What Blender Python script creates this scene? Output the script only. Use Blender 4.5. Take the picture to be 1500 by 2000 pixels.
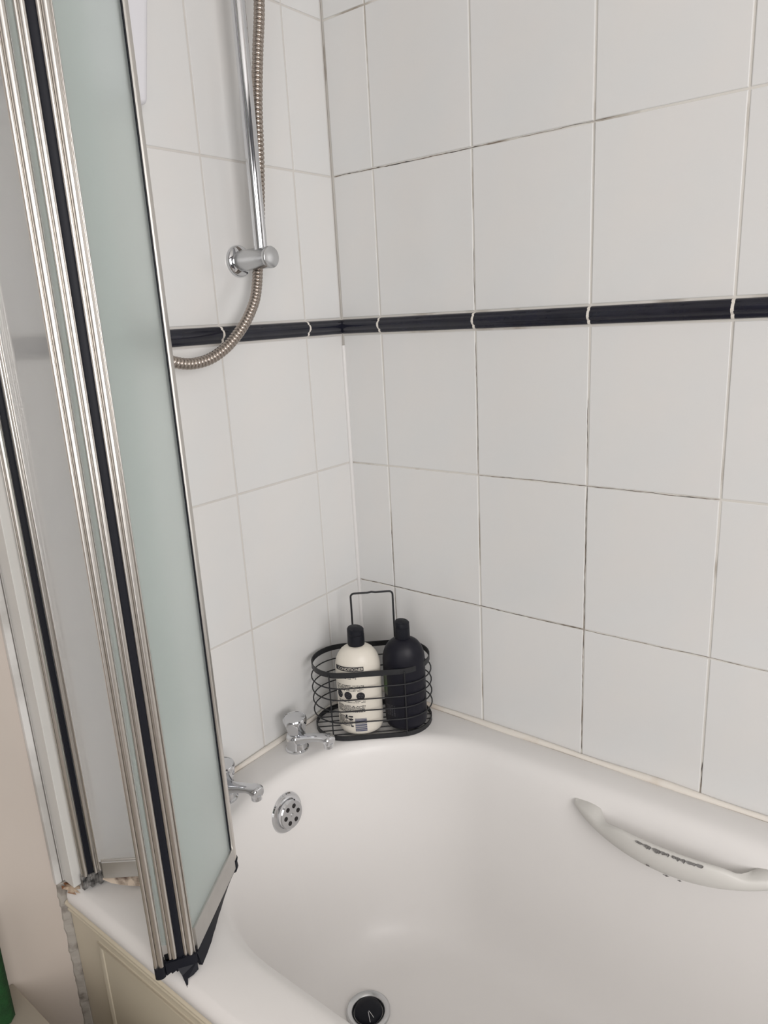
import bpy, bmesh, math, random
from mathutils import Vector, Matrix, Euler
random.seed(7)
for o in list(bpy.data.objects): bpy.data.objects.remove(o)
S = bpy.context.scene
COL = S.collection
PI = math.pi
sin, cos = math.sin, math.cos

# ------------------------------------------------------------------ camera, world, light, exposure
cam = bpy.data.cameras.new('camera')
cam.sensor_fit = 'VERTICAL'; cam.sensor_height = 24; cam.sensor_width = 18
cam.lens = 1411.307 / 2000 * 24
cam.clip_start = 0.02
co = bpy.data.objects.new('camera', cam); COL.objects.link(co)
co.location = (0.9384, -1.0800, 0.7702)
co.rotation_mode = 'XYZ'
co.rotation_euler = (1.3059, 0.0532, 0.6584)
S.camera = co
W = bpy.data.worlds.new('world'); S.world = W; W.use_nodes = True
W.node_tree.nodes['Background'].inputs[0].default_value = (1.0, 0.97, 0.95, 1)
W.node_tree.nodes['Background'].inputs[1].default_value = 1.0
S.view_settings.view_transform = 'Standard'; S.view_settings.look = 'None'
S.view_settings.gamma = 1.0; S.view_settings.use_curve_mapping = False
S.view_settings.exposure = 0.15

def area(name, loc, target, sx, sy, power, colr):
    d = bpy.data.lights.new(name, 'AREA'); d.shape = 'RECTANGLE'; d.size = sx; d.size_y = sy
    d.energy = power; d.color = colr
    o = bpy.data.objects.new(name, d); COL.objects.link(o); o.location = loc
    o.rotation_euler = (Vector(target) - Vector(loc)).to_track_quat('-Z', 'Y').to_euler()
    return o
area('window_daylight', (2.50, -1.50, 0.93), (0.0, -0.80, 0.60), 1.3, 1.1, 31, (1.0, 0.965, 0.948))
area('fill_light', (1.35, -2.31, 0.75), (1.25, 0.0, 0.75), 0.9, 1.5, 5.5, (1.0, 0.975, 0.965))  # unseen fill lamp added behind the camera to lift walls and glass

# ------------------------------------------------------------------ materials
def mat(name, col, rough=0.4, metal=0.0, var=0.0, vscale=6.0, bump=0.0, bscale=30.0, trans=0.0, ior=1.5, coat=0.0, col2=None, spec=None):
    m = bpy.data.materials.new(name); m.use_nodes = True
    nt = m.node_tree; b = nt.nodes['Principled BSDF']
    b.inputs['Base Color'].default_value = (*col, 1)
    b.inputs['Roughness'].default_value = rough; b.inputs['Metallic'].default_value = metal
    b.inputs['Transmission Weight'].default_value = trans; b.inputs['IOR'].default_value = ior
    b.inputs['Coat Weight'].default_value = coat
    if spec is not None: b.inputs['Specular IOR Level'].default_value = spec
    tc = nt.nodes.new('ShaderNodeTexCoord')
    if var or col2:
        n = nt.nodes.new('ShaderNodeTexNoise'); n.inputs['Scale'].default_value = vscale; n.inputs['Detail'].default_value = 4
        nt.links.new(tc.outputs['Object'], n.inputs['Vector'])
        r = nt.nodes.new('ShaderNodeValToRGB')
        c2 = col2 or tuple(c * (1 - var) for c in col)
        r.color_ramp.elements[0].position = 0.35; r.color_ramp.elements[1].position = 0.65
        r.color_ramp.elements[0].color = (*c2, 1); r.color_ramp.elements[1].color = (*col, 1)
        nt.links.new(n.outputs['Fac'], r.inputs['Fac']); nt.links.new(r.outputs['Color'], b.inputs['Base Color'])
    if bump:
        n2 = nt.nodes.new('ShaderNodeTexNoise'); n2.inputs['Scale'].default_value = bscale; n2.inputs['Detail'].default_value = 2
        nt.links.new(tc.outputs['Object'], n2.inputs['Vector'])
        bp = nt.nodes.new('ShaderNodeBump'); bp.inputs['Strength'].default_value = bump; bp.inputs['Distance'].default_value = 0.002
        nt.links.new(n2.outputs['Fac'], bp.inputs['Height']); nt.links.new(bp.outputs['Normal'], b.inputs['Normal'])
    return m

def stained(name, base, stain, scale, lo, hi, rough=0.6, fine=0.0, world=True):
    """base colour with irregular patches of a second colour"""
    m = bpy.data.materials.new(name); m.use_nodes = True
    nt = m.node_tree; b = nt.nodes['Principled BSDF']; b.inputs['Roughness'].default_value = rough
    g = nt.nodes.new('ShaderNodeNewGeometry'); n = nt.nodes.new('ShaderNodeTexNoise')
    n.inputs['Scale'].default_value = scale; n.inputs['Detail'].default_value = 6
    nt.links.new(g.outputs['Position'], n.inputs['Vector'])
    r = nt.nodes.new('ShaderNodeValToRGB')
    r.color_ramp.elements[0].position = lo; r.color_ramp.elements[1].position = hi
    r.color_ramp.elements[0].color = (*base, 1); r.color_ramp.elements[1].color = (*stain, 1)
    nt.links.new(n.outputs['Fac'], r.inputs['Fac']); nt.links.new(r.outputs['Color'], b.inputs['Base Color'])
    return m

M = {}
M['tile'] = mat('tile_glaze', (0.735, 0.725, 0.71), 0.20, var=0.03, vscale=5, bump=0.10, bscale=9, col2=(0.705, 0.715, 0.715))
M['grout'] = stained('grout', (0.66, 0.64, 0.60), (0.22, 0.17, 0.12), 7.0, 0.56, 0.72, 0.8)
M['grout_left'] = stained('grout_clean', (0.63, 0.61, 0.58), (0.47, 0.43, 0.37), 6.0, 0.6, 0.8, 0.8)
M['navy'] = mat('navy_glaze', (0.012, 0.013, 0.024), 0.22, bump=0.2, bscale=60, var=0.3, vscale=30)
M['acrylic'] = mat('bath_acrylic', (0.79, 0.775, 0.76), 0.36, var=0.02, vscale=3, spec=0.35)
M['sealant'] = stained('sealant', (0.78, 0.74, 0.68), (0.52, 0.40, 0.28), 9.0, 0.56, 0.8, 0.45)
M['mould'] = stained('mouldy_sealant', (0.60, 0.50, 0.40), (0.10, 0.06, 0.04), 45.0, 0.48, 0.62, 0.6)
M['chrome'] = mat('chrome', (0.66, 0.67, 0.69), 0.05, 1.0)
M['satin'] = mat('satin_chrome', (0.60, 0.61, 0.62), 0.25, 1.0)
M['alu'] = mat('polished_aluminium', (0.69, 0.665, 0.63), 0.31, 1.0, var=0.03, vscale=20)
M['alu_dull'] = mat('dull_aluminium', (0.62, 0.61, 0.59), 0.38, 1.0, var=0.12, vscale=14)
M['hose'] = mat('hose_steel', (0.42, 0.37, 0.33), 0.27, 1.0)
M['rubber'] = mat('black_rubber', (0.008, 0.009, 0.014), 0.5, spec=0.2)
M['clear'] = mat('white_plastic', (0.74, 0.74, 0.78), 0.35)
M['cream'] = mat('cream_panel', (0.62, 0.56, 0.44), 0.38, var=0.04, vscale=4)
M['paint'] = mat('wall_paint', (0.56, 0.50, 0.45), 0.32, var=0.05, vscale=3, bump=0.1, bscale=20)
M['ceil'] = mat('ceiling_paint', (0.80, 0.79, 0.77), 0.8, var=0.02)
M['floor'] = mat('floor_vinyl', (0.22, 0.18, 0.15), 0.5, var=0.3, vscale=12)
M['upvc'] = mat('window_plastic', (0.82, 0.82, 0.82), 0.3, var=0.01)
M['wire'] = mat('wire_coating', (0.020, 0.021, 0.024), 0.45, var=0.2, vscale=60, spec=0.4)
M['bottle_w'] = mat('cream_plastic', (0.74, 0.70, 0.62), 0.38, var=0.02, vscale=20)
M['bottle_b'] = mat('black_plastic', (0.008, 0.008, 0.014), 0.42, spec=0.25)
M['cap'] = mat('cap_plastic', (0.007, 0.008, 0.013), 0.45, spec=0.25)
M['ink'] = mat('black_ink', (0.015, 0.015, 0.02), 0.5)
M['greyink'] = mat('grey_ink', (0.16, 0.155, 0.15), 0.5)
M['blueink'] = mat('blue_ink', (0.06, 0.07, 0.13), 0.5)
M['greenink'] = mat('green_ink', (0.04, 0.085, 0.022), 0.5, col2=(0.06, 0.065, 0.055), vscale=60)
M['greyprint'] = mat('dim_ink', (0.10, 0.10, 0.11), 0.5)
M['bead'] = mat('white_silicone', (0.74, 0.73, 0.72), 0.35, var=0.03)
M['edge'] = stained('edge_trim', (0.66, 0.655, 0.64), (0.45, 0.44, 0.42), 5.0, 0.50, 0.62, 0.3)
M['rust'] = stained('rusty_silicone', (0.62, 0.50, 0.38), (0.25, 0.10, 0.04), 60.0, 0.45, 0.6, 0.5)
M['paint_dark'] = mat('wall_paint_grey', (0.20, 0.21, 0.23), 0.6, var=0.1, vscale=3)
M['ledge'] = mat('beige_boxing', (0.38, 0.34, 0.28), 0.5, var=0.05, vscale=5)
M['mouldline'] = stained('mould_line', (0.16, 0.12, 0.09), (0.05, 0.045, 0.04), 30.0, 0.45, 0.6, 0.8)
M['post'] = mat('pale_post', (0.64, 0.635, 0.61), 0.4, var=0.04, vscale=6)
M['hole'] = mat('dark_hole', (0.008, 0.006, 0.006), 0.7)
M['towel'] = mat('green_cotton', (0.006, 0.055, 0.010), 0.95, bump=0.8, bscale=300, var=0.3, vscale=80)
M['dirt'] = stained('dirty_grout', (0.36, 0.335, 0.30), (0.16, 0.14, 0.12), 40.0, 0.50, 0.7, 0.8)
M['grip'] = mat('grip_plastic', (0.64, 0.63, 0.60), 0.42, var=0.02, vscale=8)

def frosted(name, tint, white, fac, r0, r1):
    m = bpy.data.materials.new(name); m.use_nodes = True
    nt = m.node_tree; b = nt.nodes['Principled BSDF']; out = nt.nodes['Material Output']
    b.inputs['Base Color'].default_value = (*tint, 1)
    b.inputs['Transmission Weight'].default_value = 1.0; b.inputs['IOR'].default_value = 1.3
    n = nt.nodes.new('ShaderNodeTexNoise'); n.inputs['Scale'].default_value = 4
    mr = nt.nodes.new('ShaderNodeMapRange'); mr.inputs['To Min'].default_value = r0; mr.inputs['To Max'].default_value = r1
    nt.links.new(n.outputs['Fac'], mr.inputs['Value']); nt.links.new(mr.outputs['Result'], b.inputs['Roughness'])
    df = nt.nodes.new('ShaderNodeBsdfDiffuse'); df.inputs['Color'].default_value = (*white, 1)
    tl = nt.nodes.new('ShaderNodeBsdfTranslucent'); tl.inputs['Color'].default_value = (*white, 1)
    m1 = nt.nodes.new('ShaderNodeMixShader'); m1.inputs[0].default_value = 0.35
    m2 = nt.nodes.new('ShaderNodeMixShader'); m2.inputs[0].default_value = fac
    nt.links.new(df.outputs[0], m1.inputs[1]); nt.links.new(tl.outputs[0], m1.inputs[2])
    nt.links.new(b.outputs[0], m2.inputs[1]); nt.links.new(m1.outputs[0], m2.inputs[2]); nt.links.new(m2.outputs[0], out.inputs['Surface'])
    return m
M['frost'] = frosted('frosted_green_glass', (0.93, 0.98, 0.968), (0.82, 0.90, 0.885), 0.30, 0.30, 0.33)
M['frost_lit'] = frosted('frosted_glass_lit', (0.985, 0.99, 0.99), (0.95, 0.95, 0.945), 0.34, 0.19, 0.21)  # same glass as the other panes, whitened to paint in its brighter light

# ------------------------------------------------------------------ mesh helpers
def link(name, me, m, parent=None, smooth=False):
    if m is not None and not me.materials: me.materials.append(m)
    o = bpy.data.objects.new(name, me); COL.objects.link(o)
    if parent is not None: o.parent = parent
    if smooth:
        for p in me.polygons: p.use_smooth = True
    return o
def auto_smooth(me, ang=35):
    bm = bmesh.new(); bm.from_mesh(me)
    for f in bm.faces: f.smooth = True
    for e in bm.edges:
        if len(e.link_faces) == 2 and e.calc_face_angle(0) > math.radians(ang): e.smooth = False
    bm.to_mesh(me); bm.free()
class MB:
    def __init__(s): s.v = []; s.f = []
    def add(s, vs, fs):
        n = len(s.v); s.v += [tuple(v) for v in vs]; s.f += [tuple(i + n for i in f) for f in fs]; return s
    def box(s, a, b, rot=None, org=(0, 0, 0)):
        x0, y0, z0 = a; x1, y1, z1 = b
        vs = [Vector(v) for v in [(x0,y0,z0),(x1,y0,z0),(x1,y1,z0),(x0,y1,z0),(x0,y0,z1),(x1,y0,z1),(x1,y1,z1),(x0,y1,z1)]]
        if rot is not None: vs = [rot @ v + Vector(org) for v in vs]
        return s.add(vs, [(0,3,2,1),(4,5,6,7),(0,1,5,4),(1,2,6,5),(2,3,7,6),(3,0,4,7)])
    def loft(s, rings, closed=True, cap0=False, cap1=False, loop=False):
        n = len(rings[0]); base = len(s.v)
        for r in rings: s.v += [tuple(v) for v in r]
        R = len(rings)
        for i in range(R if loop else R - 1):
            a = base + i * n; b = base + ((i + 1) % R) * n
            for k in range(n if closed else n - 1):
                k2 = (k + 1) % n
                s.f.append((a + k, a + k2, b + k2, b + k))
        if cap0: s.f.append(tuple(base + k for k in range(n))[::-1])
        if cap1: s.f.append(tuple(base + (R - 1) * n + k for k in range(n)))
        return s
    def lathe(s, prof, n=32, c=(0, 0, 0), cap0=False, cap1=False):
        return s.loft([[(c[0] + r * cos(2*PI*k/n), c[1] + r * sin(2*PI*k/n), c[2] + z) for k in range(n)] for r, z in prof], True, cap0, cap1)
    def tube(s, pts, rad, n=8, loop=False, caps=True):
        pts = [Vector(p) for p in pts]; N = len(pts)
        rings = []; up = None
        for i, p in enumerate(pts):
            if loop: t = (pts[(i + 1) % N] - pts[i - 1])
            else: t = pts[min(i + 1, N - 1)] - pts[max(i - 1, 0)]
            t.normalize()
            if up is None:
                up = Vector((0, 0, 1)) if abs(t.z) < 0.9 else Vector((1, 0, 0))
            up = (up - t * up.dot(t)).normalized(); w = t.cross(up)
            r = rad[i] if isinstance(rad, (list, tuple)) else rad
            rings.append([p + (up * cos(2*PI*k/n) + w * sin(2*PI*k/n)) * r for k in range(n)])
        return s.loft(rings, True, caps and not loop, caps and not loop, loop)
    def prism(s, poly, z0, z1):
        return s.loft([[(x, y, z0) for x, y in poly], [(x, y, z1) for x, y in poly]], True, True, True)
    def mesh(s, name):
        me = bpy.data.meshes.new(name); me.from_pydata(s.v, [], s.f); me.update()
        bm = bmesh.new(); bm.from_mesh(me); bmesh.ops.recalc_face_normals(bm, faces=bm.faces); bm.to_mesh(me); bm.free()
        return me
    def obj(s, name, m, parent=None, smooth=None, bevel=0.0, seg=2):
        me = s.mesh(name)
        if bevel:
            bm = bmesh.new(); bm.from_mesh(me)
            bmesh.ops.bevel(bm, geom=list(bm.edges), offset=bevel, segments=seg, affect='EDGES', profile=0.6, clamp_overlap=True)
            bm.to_mesh(me); bm.free()
        if smooth: auto_smooth(me, smooth)
        return link(name, me, m, parent)
def tag(o, label=None, cat=None, group=None, kind=None):
    if label: o['label'] = label
    if cat: o['category'] = cat
    if group: o['group'] = group
    if kind: o['kind'] = kind
    return o
def empty(name, loc, label, cat, group=None, rz=0):
    o = bpy.data.objects.new(name, None); COL.objects.link(o); o.location = loc; o.rotation_euler = (0, 0, rz)
    o.empty_display_size = 0.05
    return tag(o, label, cat, group)

# ------------------------------------------------------------------ room shell
Z1, H, BH, A0, B0, TW = 0.2414, 0.2492, 0.0298, 0.0943, 0.0985, 0.2
BB = Z1 + 2 * H; BT = BB + BH
ZF, ZC = -0.52, BT + 4 * H + 0.01
XE, YE = 2.6, -2.3
TT = 0.007                                      # tile thickness
wl = MB().box((-0.14, YE, ZF), (-TT, 0.14, ZC)).obj('wall_left', M['paint']); tag(wl, 'painted wall with white tiled end above the bath taps', kind='structure')
wr = MB().box((-TT, TT, ZF), (XE + 0.12, 0.14, ZC)).obj('wall_right', M['paint']); tag(wr, 'long white tiled wall beside the bath with a dark border row', kind='structure')
fl = MB().box((-0.14, YE - 0.12, ZF - 0.1), (XE + 0.12, 0.14, ZF)).obj('floor', M['floor']); tag(fl, kind='structure')
ce = MB().box((-0.14, YE - 0.12, ZC), (XE + 0.12, 0.14, ZC + 0.1)).obj('ceiling', M['ceil']); tag(ce, kind='structure')
wf = MB().box((-0.14, YE - 0.12, ZF), (0.85, YE, ZC)).box((1.85, YE - 0.12, ZF), (XE + 0.12, YE, ZC)).box((0.85, YE - 0.12, 1.52), (1.85, YE, ZC)).obj('wall_front', M['paint_dark']); tag(wf, kind='structure')  # opening made up to hold the added fill lamp
dr = MB().box((0.80, YE, ZF), (0.86, YE + 0.02, 1.57)).box((1.84, YE, ZF), (1.90, YE + 0.02, 1.57)).box((0.86, YE, 1.51), (1.84, YE + 0.02, 1.57)).obj('fill_frame_1', M['upvc'], bevel=0.003); tag(dr, kind='structure')  # unseen frame added around the fill lamp's opening
b = MB()   # wall at the head of the bath with a window opening y -2.20..-0.80, z .35..1.5
b.box((XE, YE, ZF), (XE + 0.12, TT, 0.30)); b.box((XE, YE, 1.55), (XE + 0.12, TT, ZC))
b.box((XE, YE, 0.30), (XE + 0.12, -2.20, 1.55)); b.box((XE, -0.80, 0.30), (XE + 0.12, TT, 1.55))
wb = b.obj('wall_back', M['paint_dark']); tag(wb, kind='structure')
b = MB()
b.box((XE + 0.03, -2.20, 0.30), (XE + 0.08, -0.80, 0.36)); b.box((XE + 0.03, -2.20, 1.49), (XE + 0.08, -0.80, 1.55))
b.box((XE + 0.03, -2.20, 0.36), (XE + 0.08, -2.14, 1.49)); b.box((XE + 0.03, -0.86, 0.36), (XE + 0.08, -0.80, 1.49)); b.box((XE + 0.03, -1.53, 0.36), (XE + 0.08, -1.47, 1.49))
w1 = b.obj('window_1', M['upvc'], bevel=0.004); tag(w1, kind='structure')

tile_cache = {}
def tile(w, h, parent, place):
    key = (round(w, 4), round(h, 4))
    if key not in tile_cache:
        me = MB().box((0, 0, 0), (w, TT + 0.001, h)).mesh('tile')
        bm = bmesh.new(); bm.from_mesh(me)
        ed = [e for e in bm.edges if all(v.co.y < 0.0001 for v in e.verts)]
        bmesh.ops.bevel(bm, geom=ed, offset=0.0013, segments=2, affect='EDGES', profile=0.5)
        bm.to_mesh(me); bm.free(); me.materials.append(M['tile']); tile_cache[key] = me
    o = bpy.data.objects.new('tile', tile_cache[key]); COL.objects.link(o); o.parent = parent; o.matrix_basis = place
    return o
bp = [(-0.0, 0.0), (0.0035, 0.0005), (0.0055, 0.003), (0.0050, 0.0052), (0.0062, 0.0065), (0.0095, 0.009), (0.0112, 0.0125), (0.0110, 0.0165), (0.0092, 0.0195), (0.0065, 0.0212), (0.0066, 0.0232), (0.0045, 0.0252), (0.0, 0.0262)]
border_cache = {}
def border(w, parent, place):
    key = round(w, 4)
    if key not in border_cache:
        n = max(8, int(w / 0.012)); rings = []
        for i in range(n + 1):
            x = w * i / n
            rings.append([(x, -d * (0.97 + 0.03 * sin(i * 1.7 + z * 300)), z) for d, z in bp] + [(x, TT, 0.0262), (x, TT, 0.0)])
        me = MB().loft(rings, True, True, True).mesh('border_tile'); auto_smooth(me, 60); me.materials.append(M['navy']); border_cache[key] = me
    o = bpy.data.objects.new('border_tile', border_cache[key]); COL.objects.link(o); o.parent = parent; o.matrix_basis = place
rows = [(0.0, Z1), (Z1, Z1 + H), (Z1 + H, BB)] + [(BT + k * H, BT + (k + 1) * H) for k in range(4)]
G = 0.0030
def lay(parent, cols, T):
    for c0, c1 in cols:
        for z0, z1 in rows:
            jit = Matrix.Translation((0, random.uniform(-0.0002, 0.0003), 0)) @ Euler((random.uniform(-1, 1) * 0.0022, 0, random.uniform(-1, 1) * 0.0025)).to_matrix().to_4x4()
            tile(c1 - c0 - G, z1 - z0 - G, parent, T @ Matrix.Translation((c0 + G/2, 0, z0 + G/2)) @ jit)
        border(c1 - c0 - G * 1.1, parent, T @ Matrix.Translation((c0 + G/2, 0, BB + 0.0018)))
TR = Matrix.Identity(4)
colsR = [(0.0015, A0)] + [(A0 + TW * k, A0 + TW * (k + 1)) for k in range(8)]
lay(wr, colsR, TR)
TL = Matrix.Rotation(PI / 2, 4, 'Z')            # local x -> +y, local -y -> +x
yl = [0, B0, B0 + TW, B0 + 2 * TW, B0 + 3 * TW]
colsL = [(-yl[k + 1], -yl[k] - (0.0015 if k == 0 else 0)) for k in range(4)]
lay(wl, colsL, TL)
gr = MB().box((-0.002, 0.0013, 0.0), (colsR[-1][1], TT + 0.001, BT + 4 * H)).obj('grout', M['grout'], wr)
gl = MB().box((-TT - 0.001, -yl[4], 0.0), (-0.0013, 0.0, BT + 4 * H)).obj('grout', M['grout_left'], wl)
# upright joints of pale grout between the border tiles
for T, cols, par in ((TR, colsR, wr), (TL, colsL, wl)):
    b = MB()
    for c0, c1 in cols:
        xs = c1
        poly = [(-d * 0.93 - 0.0004, BB + 0.0018 + z) for d, z in bp] + [(TT, BB + 0.028), (TT, BB + 0.002)]
        b.loft([[T @ Vector((xs - 0.0022, y, z)) for y, z in poly], [T @ Vector((xs + 0.0022, y, z)) for y, z in poly]], True, True, True)
    b.obj('border_grout', M['sealant'], par, kind if False else None) if False else b.obj('border_grout', M['sealant'], par)
# thin mouldy crack lines in some of the joints of the long wall
def crack(p, q, w):
    random.seed(int(p[0] * 1000 + p[1] * 77)); n = max(4, int((abs(q[0]-p[0]) + abs(q[1]-p[1])) / 0.006)); a = []; c = []
    hor = abs(q[0]-p[0]) > abs(q[1]-p[1])
    off = 0.0
    for i in range(n + 1):
        t = i / n; off = max(-0.0011, min(0.0011, off + random.uniform(-0.0004, 0.0004))); ww = w * random.uniform(0.25, 1.0) * (0.2 if i in (0, n) else 1)
        x = p[0] + (q[0]-p[0]) * t; z = p[1] + (q[1]-p[1]) * t
        if hor: a.append((x, 0.0009, z + off - ww)); c.append((x, 0.0009, z + off + ww))
        else: a.append((x + off - ww, 0.0009, z)); c.append((x + off + ww, 0.0009, z))
    MB().loft([a, c], False).obj('crack_line', M['mouldline'], wr)
x2, x3, x4 = A0 + TW, A0 + 2 * TW, A0 + 3 * TW
for p, q, w in (((0.004, Z1), (x3, Z1), 0.0008), ((x3, Z1), (x4 + 0.12, Z1), 0.00045), ((x2, Z1 + H), (x4, Z1 + H), 0.0006), ((0.004, BT + H), (x2 + 0.06, BT + H), 0.0008), ((x2 + 0.08, BT + H), (x3 + 0.03, BT + H), 0.0004),
                ((x3, 0.01), (x3, Z1 + H), 0.0006), ((x3, Z1 + H + 0.03), (x3, Z1 + H + 0.14), 0.0005), ((x2, Z1 + H), (x2, BB - 0.02), 0.0005), ((A0, 0.05), (A0, Z1 + 0.12), 0.0004), ((x4, 0.0), (x4, 0.06), 0.0009), ((x2, BT + 0.01), (x2, BT + 0.1), 0.0004)):
    crack(p, q, w)
# white trim on the raw end of the tiling
tr = MB().box((-TT, -0.7095, 0.002), (0.0010, -0.7005, BT + 4 * H)).obj('trim_1', M['edge'], bevel=0.0015); tag(tr, 'white plastic edge trim where the tiles end', kind='structure')
b = MB(); rgs = []
for k in range(90):
    z = -0.515 + k * 0.0058; w = 0.0005 + 0.0020 * abs(sin(k * 0.9) * cos(k * 0.37)) + 0.001 * random.random()
    rgs.append([(-TT - 0.001, -0.7060 - w, z), (-0.0045 + 0.0012 * sin(k * 1.3), -0.7055 - w * 0.8, z), (0.0025 + 0.0012 * random.random(), -0.7000, z), (0.0025, -0.695, z), (-TT - 0.001, -0.695, z)])
b.loft(rgs, True, True, True)
ck = b.obj('trim_2', M['dirt']); tag(ck, 'cracked grey filler between painted wall and bath panel', kind='structure')
# silicone beads
def bead(pts, r, m, name, label):
    o = MB().tube(pts, r, 8).obj(name, m, smooth=60); return tag(o, label, kind='structure')
bead([(0.004 + i * 0.04, -0.0045, 0.0005 + 0.0006 * sin(i * 1.3)) for i in range(43)], [0.006 + 0.0012 * sin(i * 0.9) for i in range(43)], M['sealant'], 'trim_3', 'stained silicone bead between bath and long tiled wall')
bead([(0.0045, -0.003 - i * 0.04, 0.0005) for i in range(17)], [0.0052 + 0.001 * sin(i * 1.1) for i in range(17)], M['sealant'], 'trim_4', 'silicone bead between bath and tap end wall')
bead([(0.0012, -0.0012, z * 0.02) for z in range(0, 37)], 0.0042, M['bead'], 'trim_5', 'white silicone bead in the tiled corner below the border')

# ------------------------------------------------------------------ bath
bath = empty('bathtub', (0.85, -0.35, ZF), 'white acrylic bathtub with wide corner deck and chipped grab handle', 'bathtub')
def P(o, world=True):
    o.parent = bath; o.matrix_parent_inverse = Matrix.Translation(-bath.location); return o
def rrect(x0, x1, y0, y1, rr, nc=14, ne=12):
    """rr: radii of corners (x1,y1),(x0,y1),(x0,y0),(x1,y0)"""
    out = []; cs = [(x1, y1, 0), (x0, y1, PI/2), (x0, y0, PI), (x1, y0, 1.5*PI)]
    sg = [(-1, -1), (1, -1), (1, 1), (-1, 1)]
    arcs = []
    for (cx, cy, a), (sx, sy), r in zip(cs, sg, rr):
        c = (cx + sx * r, cy + sy * r)
        arcs.append([(c[0] + r * cos(a + PI/2 * k / nc), c[1] + r * sin(a + PI/2 * k / nc)) for k in range(nc + 1)])
    for i in range(4):
        out += arcs[i]; p0 = arcs[i][-1]; p1 = arcs[(i + 1) % 4][0]
        out += [(p0[0] + (p1[0] - p0[0]) * k / ne, p0[1] + (p1[1] - p0[1]) * k / ne) for k in range(1, ne)]
    return out
rings = []
def outer(d, z, r=0.006): rings.append([(x, y, z) for x, y in rrect(0.0005 + d, 1.70 - d, -0.705 + d, -0.0005 - d, (r,)*4)])
for d, z in ((0.008, -0.026), (0.002, -0.0255), (0.0, -0.022), (0.0, -0.012), (0.002, -0.008), (0.006, -0.003), (0.012, 0.0)): outer(d, z, 0.02 if d < .012 else .012)
X0, X1, Y0, Y1 = 0.080, 1.60, -0.632, -0.062
prof = [(-0.012, 0.0), (-0.004, -0.0004), (0.003, -0.0022), (0.010, -0.0065), (0.016, -0.0135), (0.021, -0.024), (0.026, -0.045), (0.031, -0.075), (0.037, -0.12), (0.044, -0.17), (0.052, -0.22),
        (0.061, -0.265), (0.072, -0.305), (0.086, -0.338), (0.105, -0.365), (0.13, -0.385), (0.16, -0.396), (0.19, -0.4), (0.215, -0.401)]
for d, z in prof:
    kx = 0.72
    ky = 1.0 if d < 0.03 else (0.03 + (d - 0.03) * 0.52) / d
    hw_ = (Y1 - Y0) / 2 - d * ky
    r = [min(hw_ * 0.98, max(0.10, q - d * 0.45)) for q in (0.26, 0.30, 0.26, 0.26)]
    rings.append([(x, y, z) for x, y in rrect(X0 + d * kx, X1 - d * 1.9, Y0 + d * ky, Y1 - d * ky, r)])
last = rings[-1]; cx = sum(p[0] for p in last) / len(last); cy = sum(p[1] for p in last) / len(last)
for k in (0.66, 0.33, 0.02): rings.append([(cx + (x - cx) * k, cy + (y - cy) * k, -0.401) for x, y, z in last])
me = MB().loft(rings, True, False, True).mesh('tub_shell'); auto_smooth(me, 70)
P(link('tub_shell', me, M['acrylic']))
# bath panel
yP = -0.6975
px0, px1, pz0, pz1 = 0.004, 1.69, ZF + 0.005, -0.012
pan = MB().box((px0, yP - 0.001, pz0), (px1, yP + 0.016, pz1)).obj('side_panel', M['cream']); P(pan); pan['label'] = 'cream side panel with raised rectangular moulding'
b = MB()
for zz, hh, dd in ((-0.0325, 0.0055, 0.0075), (-0.0440, 0.0040, 0.0050)):
    n = 8
    b.loft([[(x, yP - dd * sin(PI * k / n), zz + hh * cos(PI * k / n)) for k in range(n + 1)] for x in (px0, px1)], True, True, True)
b.obj('top_moulding', M['cream'], pan, smooth=60)
b = MB(); rg = []
for ins, yy in ((0, 0.0), (0.0015, -0.0035), (0.004, -0.0048), (0.0068, -0.0035), (0.009, 0.0)):
    rg.append([(px0 + 0.070 + ins, yP + yy, pz0 + 0.04 + ins), (px1 - 0.07 - ins, yP + yy, pz0 + 0.04 + ins), (px1 - 0.07 - ins, yP + yy, pz1 - 0.050 - ins), (px0 + 0.070 + ins, yP + yy, pz1 - 0.050 - ins)])
b.loft(rg, True)
b.obj('field_moulding', M['cream'], pan, smooth=60)
# overflow
OV = Vector((0.1020, -0.3515, -0.062)); tilt = Matrix.Rotation(math.radians(97), 4, 'Y')
def place_mesh(mb, T, name, m, parent, smooth=40, keep=True):
    me = mb.mesh(name); me.transform(T); me.update()
    if smooth: auto_smooth(me, smooth)
    return link(name, me, m, parent)
T = Matrix.Translation(OV) @ Matrix.Rotation(math.radians(84), 4, 'Y')
ov = place_mesh(MB().lathe([(0.0, -0.004), (0.0345, -0.004), (0.0352, 0.0005), (0.0335, 0.0030), (0.0295, 0.0036), (0.0265, 0.0050), (0.0258, 0.0125), (0.0240, 0.0140), (0.0, 0.0136)], 48), T, 'overflow_cover', M['chrome'], None)
P(ov)
for k in range(6):
    a = PI/6 + k * PI / 3
    hb = MB().lathe([(0.0, 0.0140), (0.0040, 0.0143), (0.0040, 0.0130)], 16, (0.0148 * cos(a), 0.0148 * sin(a), 0))
    h = place_mesh(hb, T, 'drain_hole', M['hole'], ov)
    h.matrix_parent_inverse = ov.matrix_basis.inverted()
hb = MB().lathe([(0.0, 0.0156), (0.0022, 0.0156), (0.0036, 0.0136)], 12)
place_mesh(hb, T, 'screw', M['satin'], ov)
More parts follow.
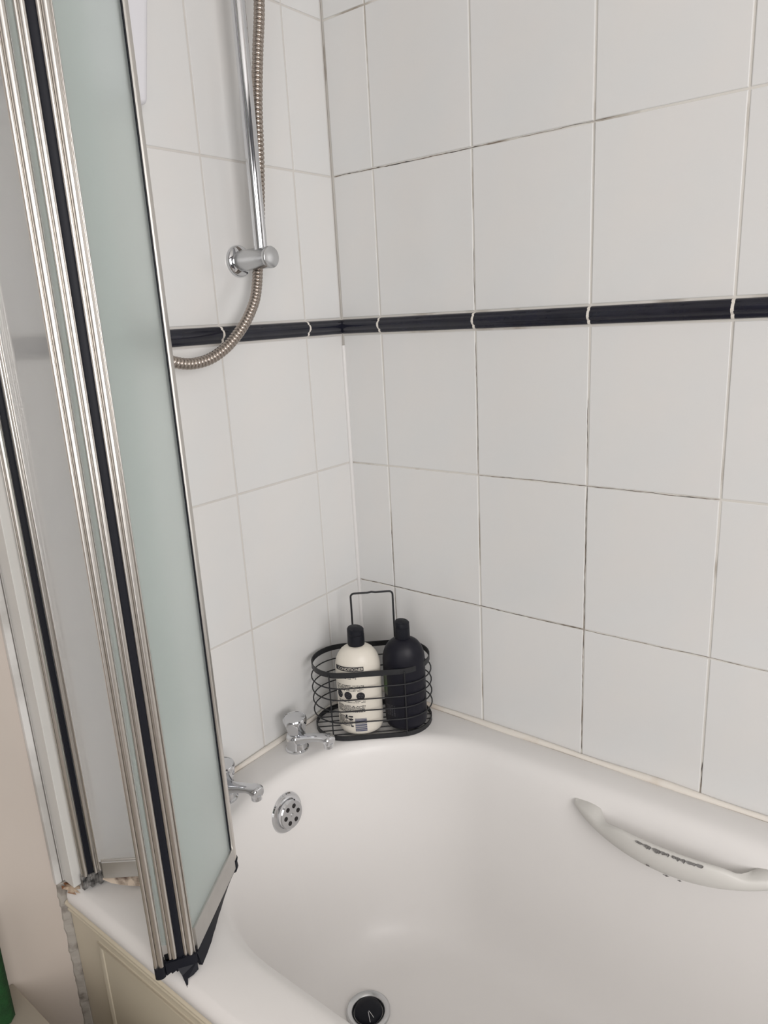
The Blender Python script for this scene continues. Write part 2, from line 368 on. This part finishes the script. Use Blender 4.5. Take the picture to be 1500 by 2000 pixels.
# waste
DR = Vector((0.262, -0.352, -0.3975))
ws = MB().lathe([(0.0385, -0.004), (0.0385, 0.0022), (0.036, 0.0042), (0.030, 0.0030), (0.026, -0.001), (0.0245, -0.008), (0.0, -0.008)], 48, DR).obj('waste', M['satin'], smooth=40); P(ws)
MB().lathe([(0.0248, -0.002), (0.0235, 0.0035), (0.021, 0.006), (0.012, 0.008), (0.0, 0.0085)], 40, DR).obj('plug', M['rubber'], ws, smooth=40)
for s in (-1, 1): MB().tube([DR + Vector((0.006, -0.006 + 0.001 * s, 0.0088)), DR + Vector((0.013, -0.010 + 0.003 * s, 0.0086)), DR + Vector((0.020, -0.014 + 0.005 * s, 0.0072))], 0.0005, 6).obj('chain_strand', M['chrome'], ws, smooth=60)
# grab handle
hr = []
NT = 48
def wall_y(z):
    zz = -z
    for (d0, a), (d1, c) in zip(prof, prof[1:]):
        if -c >= zz: 
            t = (zz + a) / (-c + a) if c != a else 0
            return Y1 - (d0 + (d1 - d0) * t)
    return Y1
for i in range(NT + 1):
    t = -1 + 2 * i / NT
    x = 0.682 + 0.160 * t
    bow = max(0.0, 1 - abs(t) ** 2.0)
    yf = -0.0915 - 0.045 * bow ** 0.85
    top = -0.025 + 0.005 * bow - 0.0065 * math.exp(-((abs(t) - 0.66) / 0.12) ** 2)
    bot = -0.0335 - 0.026 * bow ** 0.9
    e = min(1.0, max(0.0, (0.80 - abs(t)) / 0.22)); e = e * e * (3 - 2 * e)
    yb = (yf + 0.011) * e + (wall_y((top + bot) / 2) + 0.010) * (1 - e)
    yb = max(yb, yf + 0.004)
    hr.append([(x, yf, bot + 0.003), (x, yf - 0.0015, (top + bot) / 2), (x, yf, top - 0.003), (x, yf + 0.003, top), (x, yb - 0.002, top), (x, yb, top - 0.002), (x, yb, bot + 0.002), (x, yf + 0.003, bot)])
gh = MB().loft(hr, True, True, True).obj('grab_handle', M['grip'], smooth=50); P(gh); gh['label'] = 'off-white moulded grab handle with worn dark chips'
random.seed(3)
for (t0, t1, zz, hh) in ((-0.27, -0.20, 0, 1.6), (-0.20, -0.12, 0, 3.0), (-0.11, -0.03, 0, 3.6), (-0.03, 0.05, 0, 2.6), (0.07, 0.11, 0, 1.6), (0.11, 0.19, 0, 3.4), (0.19, 0.28, 0, 3.0), (0.28, 0.34, 0, 1.8), (-0.16, -0.12, -30, 0.8), (0.0, 0.06, -34, 1.0), (0.13, 0.17, -34, 0.9)):
    n = 6; up = []; dn = []
    for k in range(n + 1):
        t = t0 + (t1 - t0) * k / n; bow = 1 - t * t; x = 0.682 + 0.16 * t; yf = -0.0915 - 0.045 * bow ** 0.85
        top = -0.026 + 0.006 * bow - 0.003 + zz * 0.001
        jj = random.uniform(0.2, 1.0) * (0 if k in (0, n) else 1)
        yy = yf - 0.0006 if zz == 0 else yf - 0.0012
        lift = 0.0022 if zz == 0 else 0.0
        dn.append((x, yy - 0.0009, top + lift - hh * 0.0016 * jj)); up.append((x, yy - 0.0004 + lift * 0.8, top + lift + 0.0014 * jj))
    MB().loft([dn, up], False).obj('worn_patch', M['greyink'], gh)

# ------------------------------------------------------------------ taps
def tap(loc, label, rz=0.0):
    root = empty('bath_tap', loc, label, 'tap', 'pair of chrome bath taps', rz)
    MB().lathe([(0.0, 0.0), (0.0215, 0.0), (0.0218, 0.003), (0.0195, 0.0048), (0.0185, 0.010), (0.0182, 0.018), (0.0186, 0.025), (0.0172, 0.0305), (0.0140, 0.033), (0.0, 0.0335)], 40).obj('body', M['chrome'], root, smooth=40)
    rg = []
    for r, z, fac in ((0.0135, 0.031, 0), (0.0150, 0.0330, 0.3), (0.0172, 0.037, 0.9), (0.0194, 0.044, 1.0), (0.0214, 0.052, 1.0), (0.0222, 0.0565, 0.6), (0.0222, 0.0600, 0.0), (0.0218, 0.0630, 0), (0.0206, 0.0652, 0), (0.0198, 0.0655, 0), (0.0190, 0.0647, 0), (0.0100, 0.0662, 0), (0.0005, 0.0665, 0)):
        rg.append([((r * (1 - fac) + fac * r * 0.90 / max(0.866, cos(((a + PI/6) % (PI/3)) - PI/6)) * 0.985) * cos(a), (r * (1 - fac) + fac * r * 0.90 / max(0.866, cos(((a + PI/6) % (PI/3)) - PI/6)) * 0.985) * sin(a), z) for a in [2*PI*k/72 for k in range(72)]])
    MB().loft(rg, True, True, True).obj('head', M['chrome'], root, smooth=32)
    sp = []
    for x, zc, hw, hh in ((0.004, 0.0195, 0.0140, 0.0120), (0.018, 0.0250, 0.0125, 0.0105), (0.032, 0.0320, 0.0110, 0.0085), (0.050, 0.0395, 0.0100, 0.0068), (0.066, 0.0455, 0.0105, 0.0060), (0.076, 0.0480, 0.0115, 0.0066), (0.083, 0.0470, 0.0118, 0.0085), (0.088, 0.0450, 0.0112, 0.0095), (0.0900, 0.0440, 0.0095, 0.0080)):
        sp.append([(x + 0.25 * (hh * math.copysign(abs(sin(a)) ** 0.6, sin(a))) * (x > 0.08) * 0.6, hw * math.copysign(abs(cos(a)) ** 0.7, cos(a)), zc + hh * math.copysign(abs(sin(a)) ** 0.7, sin(a))) for a in [2*PI*k/28 for k in range(28)]])
    MB().loft(sp, True, True, True).obj('spout', M['chrome'], root, smooth=45)
    MB().lathe([(0.0078, 0.0310), (0.0086, 0.0318), (0.0088, 0.040), (0.0, 0.040)], 24, (0.0820, 0, 0)).obj('nozzle', M['chrome'], root, smooth=40)
    return root
tap((0.050, -0.264, 0.0), 'chrome bath tap with faceted head beside the black wire caddy')
tap((0.050, -0.437, 0.0), 'chrome bath tap half hidden behind the frosted screen edge')

# ------------------------------------------------------------------ shower rail, hose, shower box
rail = empty('shower_riser_rail', (0, -0.2445, 0.868), 'chrome shower riser rail fixed to the tiled tap end wall', 'shower rail')
def rl(mb, name, m, smooth=40): return mb.obj(name, m, rail, smooth=smooth)
rl(MB().tube([(0.055, 0, -0.005), (0.055, 0, 0.3), (0.055, 0, 0.86)], 0.0105, 28), 'pole', M['chrome'])
def xl(prof, n=36): return [[(x, r * cos(2*PI*k/n), r * sin(2*PI*k/n)) for k in range(n)] for r, x in prof]
b = MB().loft(xl([(0.0245, 0.0005), (0.0245, 0.004), (0.0225, 0.0065), (0.0185, 0.0075), (0.0165, 0.0085)]), True, True, True); rl(b, 'wall_flange', M['chrome'])
b = MB().loft(xl([(0.0162, 0.005), (0.0162, 0.071), (0.0166, 0.0715), (0.0166, 0.076), (0.0158, 0.0775), (0.0150, 0.078), (0.0005, 0.0782)]), True, True, True); rl(b, 'bracket', M['satin'])
# corrugated hose: pixel-fitted path written as wall coordinates (x from wall, y, z)
hp = [(0.050, -0.196, 1.40), (0.050, -0.1955, 1.32), (0.050, -0.1965, 1.235), (0.049, -0.2075, 1.165), (0.047, -0.2165, 1.094), (0.041, -0.2170, 1.02), (0.034, -0.2180, 0.953), (0.030, -0.2220, 0.895), (0.031, -0.2310, 0.860), (0.036, -0.2420, 0.830), (0.042, -0.2560, 0.805),
      (0.047, -0.2800, 0.777), (0.049, -0.3080, 0.752), (0.050, -0.3370, 0.733), (0.050, -0.3720, 0.7200), (0.050, -0.4120, 0.7185), (0.050, -0.4500, 0.732), (0.046, -0.4780, 0.765), (0.038, -0.4930, 0.82), (0.028, -0.4980, 0.90), (0.022, -0.4980, 0.98), (0.022, -0.4980, 1.049)]
hp = [Vector(p) for p in hp]
def cr(p, n):
    out = []
    for i in range(len(p) - 1):
        a, b_, c, d = p[max(i-1, 0)], p[i], p[i+1], p[min(i+2, len(p)-1)]
        for k in range(n):
            t = k / n
            out.append(0.5 * ((2*b_) + (c - a)*t + (2*a - 5*b_ + 4*c - d)*t*t + (-a + 3*b_ - 3*c + d)*t**3))
    out.append(p[-1]); return out
cs = cr(hp, 24); L = [0]
for a, b_ in zip(cs, cs[1:]): L.append(L[-1] + (b_ - a).length)
pitch = 0.0062; sub = 7; N = int(L[-1] / pitch) * sub; pts = []; rad = []; j = 0
for i in range(N + 1):
    s = L[-1] * i / N
    while L[j + 1] < s and j < len(L) - 2: j += 1
    t = (s - L[j]) / max(1e-9, L[j+1] - L[j]); pts.append(cs[j].lerp(cs[j+1], t))
    ph = (i % sub) / sub; rad.append(0.0086 - 0.0017 * (abs(2 * ph - 1)) ** 3)
hs = MB().tube(pts, rad, 18).obj('shower_hose', M['hose'], smooth=80); tag(hs, 'ribbed steel shower hose looping down behind the riser rail', 'hose')
b = MB().loft([[(x, -0.60, 1.062), (x, -0.405, 1.062), (x, -0.346, 1.42), (x, -0.60, 1.42)] for x in (0.001, 0.034)], True, True, True).obj('shower_unit', M['clear'], bevel=0.010, seg=4, smooth=40)
tag(b, 'pale lilac-white electric shower box on the wall beside the screen top', 'shower unit')
MB().lathe([(0.0, -0.012), (0.011, -0.012), (0.0115, 0.0)], 20, (0.022, -0.498, 1.062)).obj('hose_outlet', M['chrome'], b, smooth=40)

# ------------------------------------------------------------------ folding bath screen
scr = empty('folding_bath_screen', (0.05, -0.68, 0.0), 'folding frosted glass bath screen in polished aluminium frames with black seals', 'screen')
PI_S = Matrix.Translation(-scr.location)
def SP(o, par=None):
    o.parent = par or scr
    if par is None: o.matrix_parent_inverse = PI_S
    return o
ZT = 1.46
def extr(poly2, org, u, w, z0, z1):
    """poly2 in (u,w) plan coordinates"""
    u = Vector((u[0], u[1])).normalized(); w = Vector((w[0], w[1])).normalized()
    return MB().prism([(org[0] + u.x*a + w.x*c, org[1] + u.y*a + w.y*c) for a, c in poly2], z0, z1)
def lobes(ls, back=0.010, n=14):
    """ls: list of (start, width, bulge): rounded lobes facing -w"""
    out = []
    for s, wd, bl in ls:
        for k in range(n + 1):
            a = PI - PI * k / n
            out.append((s + wd/2 + wd/2 * cos(a), -bl * sin(a)))
    end = ls[-1][0] + ls[-1][1]
    return out + [(end, back), (ls[0][0], back)]
nF = Vector((0.49, 0.87)).normalized(); vF = Vector((-0.87, 0.49)).normalized()
P0 = Vector((0.2560, -0.7200))
def at(a, c=0): return P0 + nF * a + vF * c
# glass panels
def glass(p, q, z0, z1, th=0.005):
    p = Vector(p); q = Vector(q); d = (q - p).normalized(); n = Vector((-d.y, d.x)) * th / 2
    return MB().prism([(p + n), (q + n), (q - n), (p - n)] if False else [tuple(p + n), tuple(p - n), tuple(q - n), tuple(q + n)], z0, z1)
def strip(p, q, z0, z1, th):
    return glass(p, q, z0, z1, th)
Hh = Vector((0.0600, -0.6700)); F1 = Vector((0.168, -0.583)); E = Vector((0.2035, -0.5530))
A = SP(glass(Hh, F1, 0.045, ZT).obj('glass_panel', M['frost_lit'])); A['label'] = 'frosted panel nearest the wall hinge'
Bp = SP(glass(at(0.0148, 0.004), F1 + Vector((0.010, -0.004)), 0.045, ZT).obj('glass_panel', M['frost'])); Bp['label'] = 'middle frosted panel seen edge on'
Cs = at(0.046, 0.006)
Cp = SP(glass(Cs, E, 0.050, ZT).obj('glass_panel', M['frost'])); Cp['label'] = 'green-tinted frosted panel facing the bath'
# wall post and hinge stack
SP(MB().box((0.001, -0.6985, 0.004), (0.030, -0.676, ZT)).obj('wall_post', M['post'], bevel=0.001))
nH = Vector((0.41, 0.91)).normalized(); vH = Vector((-0.91, 0.41)).normalized()
H0 = Vector((0.0405, -0.6900))
hgs = SP(extr(lobes([(0.0, 0.002, 0.001), (0.002, 0.007, 0.003)]), H0, nH, vH, 0.022, ZT).obj('hinge_stile', M['alu'], smooth=50))
SP(extr(lobes([(0.0092, 0.0075, 0.001)], 0.008), H0, nH, vH, 0.022, ZT).obj('hinge_seal', M['rubber'], smooth=50))
SP(extr(lobes([(0.017, 0.0055, 0.003), (0.023, 0.005, 0.0022), (0.0285, 0.004, 0.002), (0.033, 0.004, 0.0018)]), H0, nH, vH, 0.022, ZT).obj('hinge_stile', M['alu'], smooth=50))
b = MB()
for k in range(10):
    a = 0.002 + 0.0036 * k
    c = H0 + nH * a
    b.box((c.x - 0.003, c.y - 0.003, 0.002 + 0.003 * (k % 3)), (c.x + 0.003, c.y + 0.003, 0.0235 - 0.004 * (k % 2)))
SP(b.obj('hinge_cap', mat('grimy_plastic', (0.30, 0.29, 0.28), 0.4, col2=(0.02, 0.02, 0.02), vscale=90)))
# panel A bottom rail + seal
r0 = Hh + (F1 - Hh).normalized() * 0.004
o = strip(r0, F1, 0.020, 0.048, 0.013).obj('bottom_rail', M['alu_dull'], A, bevel=0.0015)
o = strip(r0, F1, 0.0445, 0.050, 0.009).obj('glazing_bead', M['alu'], A, bevel=0.0008)
n = 12; rr = []
dA = (F1 - r0)
for k in range(n + 1):
    p = r0 + dA * (k / n); dz = 0.016 * sin(PI * min(1, k / n * 1.0)) ** 0.6
    rr.append([(p.x + 0.002, p.y - 0.003, 0.020), (p.x + 0.004, p.y - 0.006, 0.0195 - dz), (p.x - 0.002, p.y + 0.001, 0.0195 - dz), (p.x - 0.002, p.y + 0.002, 0.020)])
MB().loft(rr, True, True, True).obj('drip_seal', M['mould'], A, smooth=60)
# near fold: outer trim, inner trim, rubber spine, panel C trim
o = extr(lobes([(0.0, 0.0045, 0.0020), (0.0045, 0.0075, 0.0035)], 0.012), P0, nF, vF, 0.020, ZT).obj('stile', M['alu'], Bp, smooth=50)
extr(lobes([(0.0180, 0.0035, 0.0015), (0.0215, 0.0065, 0.0030)], 0.012), P0, nF, vF, 0.026, ZT).obj('stile', M['alu'], Bp, smooth=50)
SP(extr(lobes([(0.0280, 0.0078, 0.0010)], 0.008), P0, nF, vF, 0.018, ZT).obj('hinge_spine', M['rubber'], smooth=50))
extr(lobes([(0.0358, 0.0045, 0.0022), (0.0403, 0.0075, 0.0038), (0.0480, 0.0018, 0.0020)], 0.012), P0, nF, vF, 0.022, ZT).obj('stile', M['alu'], Cp, smooth=50)
extr(lobes([(-0.0004, 0.0130, 0.0045)], 0.0128), P0, nF, vF, 0.005, 0.0205).obj('end_cap', M['rubber'], Bp, smooth=50, bevel=0.0)
b = MB()
for k in range(12):
    p = at(0.0145 + 0.0030 * k, 0.001)
    b.box((p.x - 0.0026, p.y - 0.0026, 0.006 + 0.003 * (k % 2)), (p.x + 0.0026, p.y + 0.0026, 0.025))
b.loft([[tuple(at(a, c)) + (z,) for a, c in ((0.013, -0.003), (0.0502, -0.0045), (0.0502, 0.012), (0.013, 0.012))] for z in (0.010, 0.024)], True, True, True)
SP(b.obj('hinge_cap', M['rubber']))
# panel C rail, far stile, clip, drooping seal
dC = (E - Cs).normalized(); nC = Vector((-dC.y, dC.x))
if nC.x < 0: nC = -nC
strip(Cs + dC * 0.004, E, 0.018, 0.052, 0.013).obj('bottom_rail', M['alu_dull'], Cp, bevel=0.0015)
strip(E - dC * 0.001, E + dC * 0.009, 0.030, ZT, 0.013).obj('stile', M['alu'], Cp, bevel=0.0025)
strip(E - dC * 0.0035, E - dC * 0.001, 0.050, ZT, 0.0075).obj('gasket', M['rubber'], Cp)
MB().lathe([(0.0, -0.016), (0.004, -0.014), (0.007, -0.006), (0.0062, 0.002), (0.0075, 0.008), (0.005, 0.015), (0.0, 0.016)], 14, (E.x + dC.x * 0.007, E.y + dC.y * 0.007, 0.0215)).obj('hinge_clip', M['rubber'], Cp, smooth=60)
sl = []
n = 16
for k in range(n + 1):
    t = k / n; p = E + (Cs - E) * t - dC * 0.0
    dz = 0.004 + 0.020 * t ** 1.3 + 0.0012 * sin(k * 2.1) * t
    out = 0.003 + 0.010 * t ** 1.5
    q = p + nC * out
    sl.append([(p.x - nC.x * 0.002, p.y - nC.y * 0.002, 0.019), (p.x + nC.x * 0.0065, p.y + nC.y * 0.0065, 0.0185), (q.x, q.y, 0.018 - dz), (q.x - nC.x * 0.003, q.y - nC.y * 0.003, 0.018 - dz)])
MB().loft(sl, True, True, True).obj('drip_seal', M['rubber'], Cp, smooth=60)
# torn tongue of seal hanging over the rim
t0 = [tuple(at(0.026, -0.003)) + (0.012,), tuple(at(0.050, -0.003)) + (0.012,), tuple(at(0.0500, -0.008)) + (0.004,), tuple(at(0.0430, -0.012)) + (0.0025,), tuple(at(0.0360, -0.014)) + (0.002,), tuple(at(0.0345, -0.020)) + (-0.005,), tuple(at(0.0335, -0.020)) + (-0.004,), tuple(at(0.030, -0.009)) + (0.004,)]
t1 = [(x + vF.x * 0.0015, y + vF.y * 0.0015, z) for x, y, z in t0]
MB().loft([t0, t1], True, True, True).obj('seal_tongue', M['rubber'], Cp)

# ------------------------------------------------------------------ wire caddy
CX, CY, CT, CS_, CR = 0.1140, -0.1120, math.radians(41), 0.050, 0.0642
cad = empty('wire_caddy', (CX, CY, 0.0005), 'black wire shower caddy standing on the corner deck of the bath', 'caddy', rz=CT)
def stad(s, r, z, n=16):
    pts = []
    for k in range(n + 1):
        a = -PI/2 + PI * k / n; pts.append((s + r * cos(a), r * sin(a), z))
    for k in range(1, 6): pts.append((s - 2 * s * k / 6, r, z))
    for k in range(n + 1):
        a = PI/2 + PI * k / n; pts.append((-s + r * cos(a), r * sin(a), z))
    for k in range(1, 6): pts.append((-s + 2 * s * k / 6, -r, z))
    return pts
def band(z0, z1, r, name):
    th = 0.0018
    a = [stad(CS_, r, z0), stad(CS_, r, z1), stad(CS_, r - th, z1), stad(CS_, r - th, z0)]
    MB().loft(a, True, False, False, True).obj(name, M['wire'], cad, smooth=50)
band(0.1305, 0.1410, CR, 'top_band'); band(0.0, 0.0095, CR, 'bottom_band')
for z in (0.1100, 0.0860, 0.0625, 0.0390): MB().tube(stad(CS_, CR + 0.0015, z), 0.0013, 7, loop=True).obj('ring_wire', M['wire'], cad, smooth=80)
for y in (-0.050, -0.034, -0.017, 0.0, 0.017, 0.034, 0.050):
    e = CS_ + math.sqrt(max(0, CR * CR - y * y)) - 0.001
    MB().tube([(-e, y, 0.0062), (0, y, 0.0062), (e, y, 0.0062)], 0.0012, 7).obj('floor_wire', M['wire'], cad, smooth=80)
for x, y in ((-CS_ - (CR + 0.0005) * 0.46, -(CR + 0.0005) * 0.888), (CS_ + 0.010, -(CR + 0.0005) * 0.988)):
    MB().tube([(x, y, 0.004), (x, y, 0.136)], 0.0013, 7).obj('upright_wire', M['wire'], cad, smooth=80)
MB().tube([(0, CR + 0.0005, 0.004), (0, CR + 0.0005, 0.136)], 0.0013, 7).obj('upright_wire', M['wire'], cad, smooth=80)
hx0, hx1, hz = -0.031, 0.052, 0.2465
def arc(cx, cz, r, a0, a1, n=6): return [(cx + r * cos(a0 + (a1 - a0) * k / n), CR - 0.003, cz + r * sin(a0 + (a1 - a0) * k / n)) for k in range(n + 1)]
hpnts = [(hx0, CR - 0.003, 0.004), (hx0, CR - 0.003, 0.12)] + arc(hx0 + 0.007, hz - 0.007, 0.007, PI, PI/2) + [((hx0 + hx1)/2 - 0.008, CR - 0.003, hz), ((hx0 + hx1)/2, CR - 0.003, hz + 0.0012), ((hx0 + hx1)/2 + 0.008, CR - 0.003, hz)] + arc(hx1 - 0.007, hz - 0.007, 0.007, PI/2, 0) + [(hx1, CR - 0.003, 0.12), (hx1, CR - 0.003, 0.004)]
MB().tube(hpnts, 0.0020, 9).obj('carry_handle', M['wire'], cad, smooth=80)

# ------------------------------------------------------------------ bottles
OVAL = 0.78
def oval(o):
    for v in o.data.vertices: v.co.y *= OVAL
    return o
def bottle(loc, R, hb, capr, caph, m, label, rz):
    root = empty('shampoo_bottle', loc, label, 'bottle'); root.rotation_euler = (0, 0, rz)
    k = R / 0.0425
    oval(MB().lathe([(0.0, 0.001), (0.029*k, 0.0), (0.0355*k, 0.0015), (0.0398*k, 0.0055), (0.0420*k, 0.0125), (0.0425*k, 0.022), (0.0425*k, hb - 0.040), (0.0418*k, hb - 0.033), (0.0398*k, hb - 0.025), (0.0362*k, hb - 0.0165), (0.0300*k, hb - 0.0080), (0.0240*k, hb - 0.0035), (0.0190*k, hb - 0.001), (0.0150, hb), (0.0145, hb + 0.002)], 56).obj('body', m, root, smooth=50))
    z = hb + 0.001; c = capr
    rg = []
    for r, zz, tl in ((c*0.97, z, 0), (c, z + 0.0015, 0), (c * 0.985, z + caph * 0.60, 0), (c * 0.94, z + caph * 0.615, 0), (c * 0.94, z + caph * 0.64, 0), (c * 0.98, z + caph * 0.655, 0), (c * 0.97, z + caph * 0.93, 0.06), (c * 0.88, z + caph, 0.10), (c * 0.4, z + caph * 1.01, 0.08), (0.0004, z + caph * 1.01, 0)):
        rg.append([(r * cos(a), r * sin(a), zz - tl * caph * (0.5 + 0.5 * cos(a + 0.6))) for a in [2*PI*q/40 for q in range(40)]])
    MB().loft(rg, True, True, True).obj('flip_cap', M['cap'], root, smooth=40)
    return root
wb_ = bottle((0.1145, -0.1510, 0.0075), 0.0425, 0.174, 0.0160, 0.034, M['bottle_w'], 'cream shampoo bottle with black cap and printed back label, left in the caddy', CT)
bb_ = bottle((0.1795, -0.0925, 0.0075), 0.0400, 0.180, 0.0140, 0.034, M['bottle_b'], 'matt black shampoo bottle with green stripe, right in the caddy', CT)
AM = math.radians(-90)
def patch(mb, r, a0, a1, z0, z1, n=8):
    rg = []
    for z in (z0, z1): rg.append([(r * cos(a0 + (a1 - a0) * k / n), r * sin(a0 + (a1 - a0) * k / n), z) for k in range(n + 1)])
    mb.loft(rg, False)
def wrap_text(s, size, a_c, zc, r, m, parent, name='printed_text', align='CENTER'):
    cu = bpy.data.curves.new('t', 'FONT'); cu.body = s; cu.size = size; cu.align_x = align; cu.align_y = 'CENTER'
    to = bpy.data.objects.new('t', cu); COL.objects.link(to)
    dg = bpy.context.evaluated_depsgraph_get(); me = bpy.data.meshes.new_from_object(to.evaluated_get(dg))
    bpy.data.objects.remove(to)
    for v in me.vertices:
        a = a_c + v.co.x / r; v.co = (r * cos(a), r * sin(a), zc + v.co.y)
    me.materials.clear(); return link(name, me, m, parent)
RB = 0.0425; dg_ = math.radians
a_l, a_r = AM - dg_(68), AM + dg_(14)
b = MB(); patch(b, RB + 0.0004, a_l, a_r, 0.1345, 0.1435, 14); b.obj('black_bar', M['ink'], wb_)
wrap_text('CONDITIONER', 0.0076, (a_l + a_r) / 2 + 0.10, 0.1389, RB + 0.0009, M['bottle_w'], wb_)
random.seed(11)
b = MB()
def lines(b, z, dz, n, a0, a1, h):
    for i in range(n):
        a = a0; zz = z - i * dz
        while a < a1 - 0.03:
            w = random.uniform(0.02, 0.085); 
            if random.random() < 0.88: patch(b, RB + 0.0004, a, min(a + w, a1), zz, zz + h * random.uniform(0.7, 1.1), 2)
            a += w + random.uniform(0.010, 0.02)
lines(b, 0.1215, 0.0024, 2, a_l, a_r - 0.35, 0.0015)
lines(b, 0.1050, 0.0026, 5, a_l, a_r, 0.0014)
lines(b, 0.0730, 0.0024, 2, a_l + 0.1, a_r, 0.0012)
lines(b, 0.0630, 0.0024, 6, a_l, a_r, 0.0015)
lines(b, 0.0400, 0.0024, 9, a_l, a_r - 0.62, 0.0015)
ob = b.obj('small_print', M['ink'], wb_); ob['kind'] = 'stuff'
for k, a in enumerate((a_l + 0.19, a_l + 0.66, a_r - 0.20)):
    zc = 0.0855 - 0.0006 * k
    n = 20; rg = [[(RB + 0.0005) * cos(a), (RB + 0.0005) * sin(a), zc]]
    b = MB(); vs = [((RB + 0.0006) * cos(a + 0.0080 / RB * cos(q)), (RB + 0.0006) * sin(a + 0.0068 / RB * cos(q)), zc + 0.0080 * sin(q)) for q in [2*PI*i/n for i in range(n)]]
    b.add(vs, [tuple(range(n))]); ic = b.obj('round_icon', M['ink'], wb_)
    g = MB()
    for q in (0.6, 2.2, 3.9, 5.2):
        c0, c1 = 0.001, 0.0046
        g.add([((RB + 0.0009) * cos(a + c * cos(q + w) / RB), (RB + 0.0009) * sin(a + c * cos(q + w) / RB), zc + c * sin(q + w)) for c, w in ((c0, 0), (c1, -0.12), (c1, 0.12))], [(0, 1, 2)])
    g.obj('icon_mark', M['greyprint'] if k else M['greyink'], ic)
b = MB(); z = 0.0380
while z > 0.012:
    h = random.choice((0.0006, 0.001, 0.0016, 0.0022)); patch(b, RB + 0.0004, a_r - 0.52, a_r, z - h, z, 5); z -= h + random.choice((0.0005, 0.0009))
b.obj('barcode', M['blueink'], wb_)
b = MB(); patch(b, RB + 0.0004, a_r - 1.0, a_r - 0.82, 0.037, 0.0375, 3); patch(b, RB + 0.0004, a_r - 0.97, a_r - 0.88, 0.038, 0.044, 3); patch(b, RB + 0.0004, a_r - 0.80, a_r - 0.6, 0.040, 0.043, 3); patch(b, RB + 0.0004, a_r - 0.80, a_r - 0.6, 0.034, 0.037, 3); patch(b, RB + 0.0004, a_r - 0.72, a_r - 0.6, 0.020, 0.023, 3)
b.obj('printed_mark', M['ink'], wb_)

RB2 = 0.0400
b = MB(); patch(b, RB2 + 0.0004, AM - dg_(84), AM - dg_(58), 0.072, 0.118, 6); b.obj('green_stripe', M['greenink'], bb_)
b = MB()
for i in range(9): 
    for k in range(5): patch(b, RB2 + 0.0004, AM - dg_(70 - 8*k), AM - dg_(70 - 8*k - random.uniform(3, 6)), 0.052 - i * 0.0025, 0.0528 - i * 0.0025, 2)
ob = b.obj('small_print', M['greyprint'], bb_); ob['kind'] = 'stuff'

for r_ in (wb_, bb_):
    for c_ in r_.children:
        if c_.name.split('.')[0] not in ('body', 'flip_cap'):
            oval(c_)
            for g_ in c_.children: oval(g_)

# rusty stain where the hinge post stands
b = MB(); random.seed(5); n = 22
rs = []
for f_ in (0.05, 0.5, 1.0):
    rs.append([(0.020 + 0.022 * f_ * cos(2*PI*k/n) * (0.8 + 0.35 * sin(k * 2.3)), -0.6985 + 0.009 * f_ * sin(2*PI*k/n) * (0.85 + 0.3 * cos(k * 1.7)), 0.0018 - 0.0015 * f_) for k in range(n)])
b.loft(rs, True, True)
so = b.obj('trim_6', M['rust'], smooth=80); tag(so, 'rust-brown stained silicone at the foot of the screen post', kind='structure')

# ------------------------------------------------------------------ bottom left: boxed ledge, towel
lg = MB().box((-TT + 0.0005, -1.35, ZF), (0.34, -0.790, -0.105)).obj('boxed_ledge', M['ledge'], bevel=0.004, smooth=40); tag(lg, 'beige boxed ledge at the bottom left beside the bath panel', 'ledge')
tw = []
for k in range(29):
    t = k / 28
    y = -0.812 - 0.26 * t; wv = 0.006 * sin(t * 22) + 0.003 * sin(t * 47)
    tw.append([(0.048 + wv, y, -0.104), (0.046 + wv * .8, y, -0.03), (0.042 + wv * .5, y + 0.003, 0.030), (0.034 + wv * .2, y + 0.003, 0.036), (0.026, y, 0.02), (0.026, y, -0.104)])
to = MB().loft(tw, True, True, True).obj('green_towel', M['towel'], smooth=60); tag(to, 'dark green folded towel on the ledge at the far left edge', 'towel')
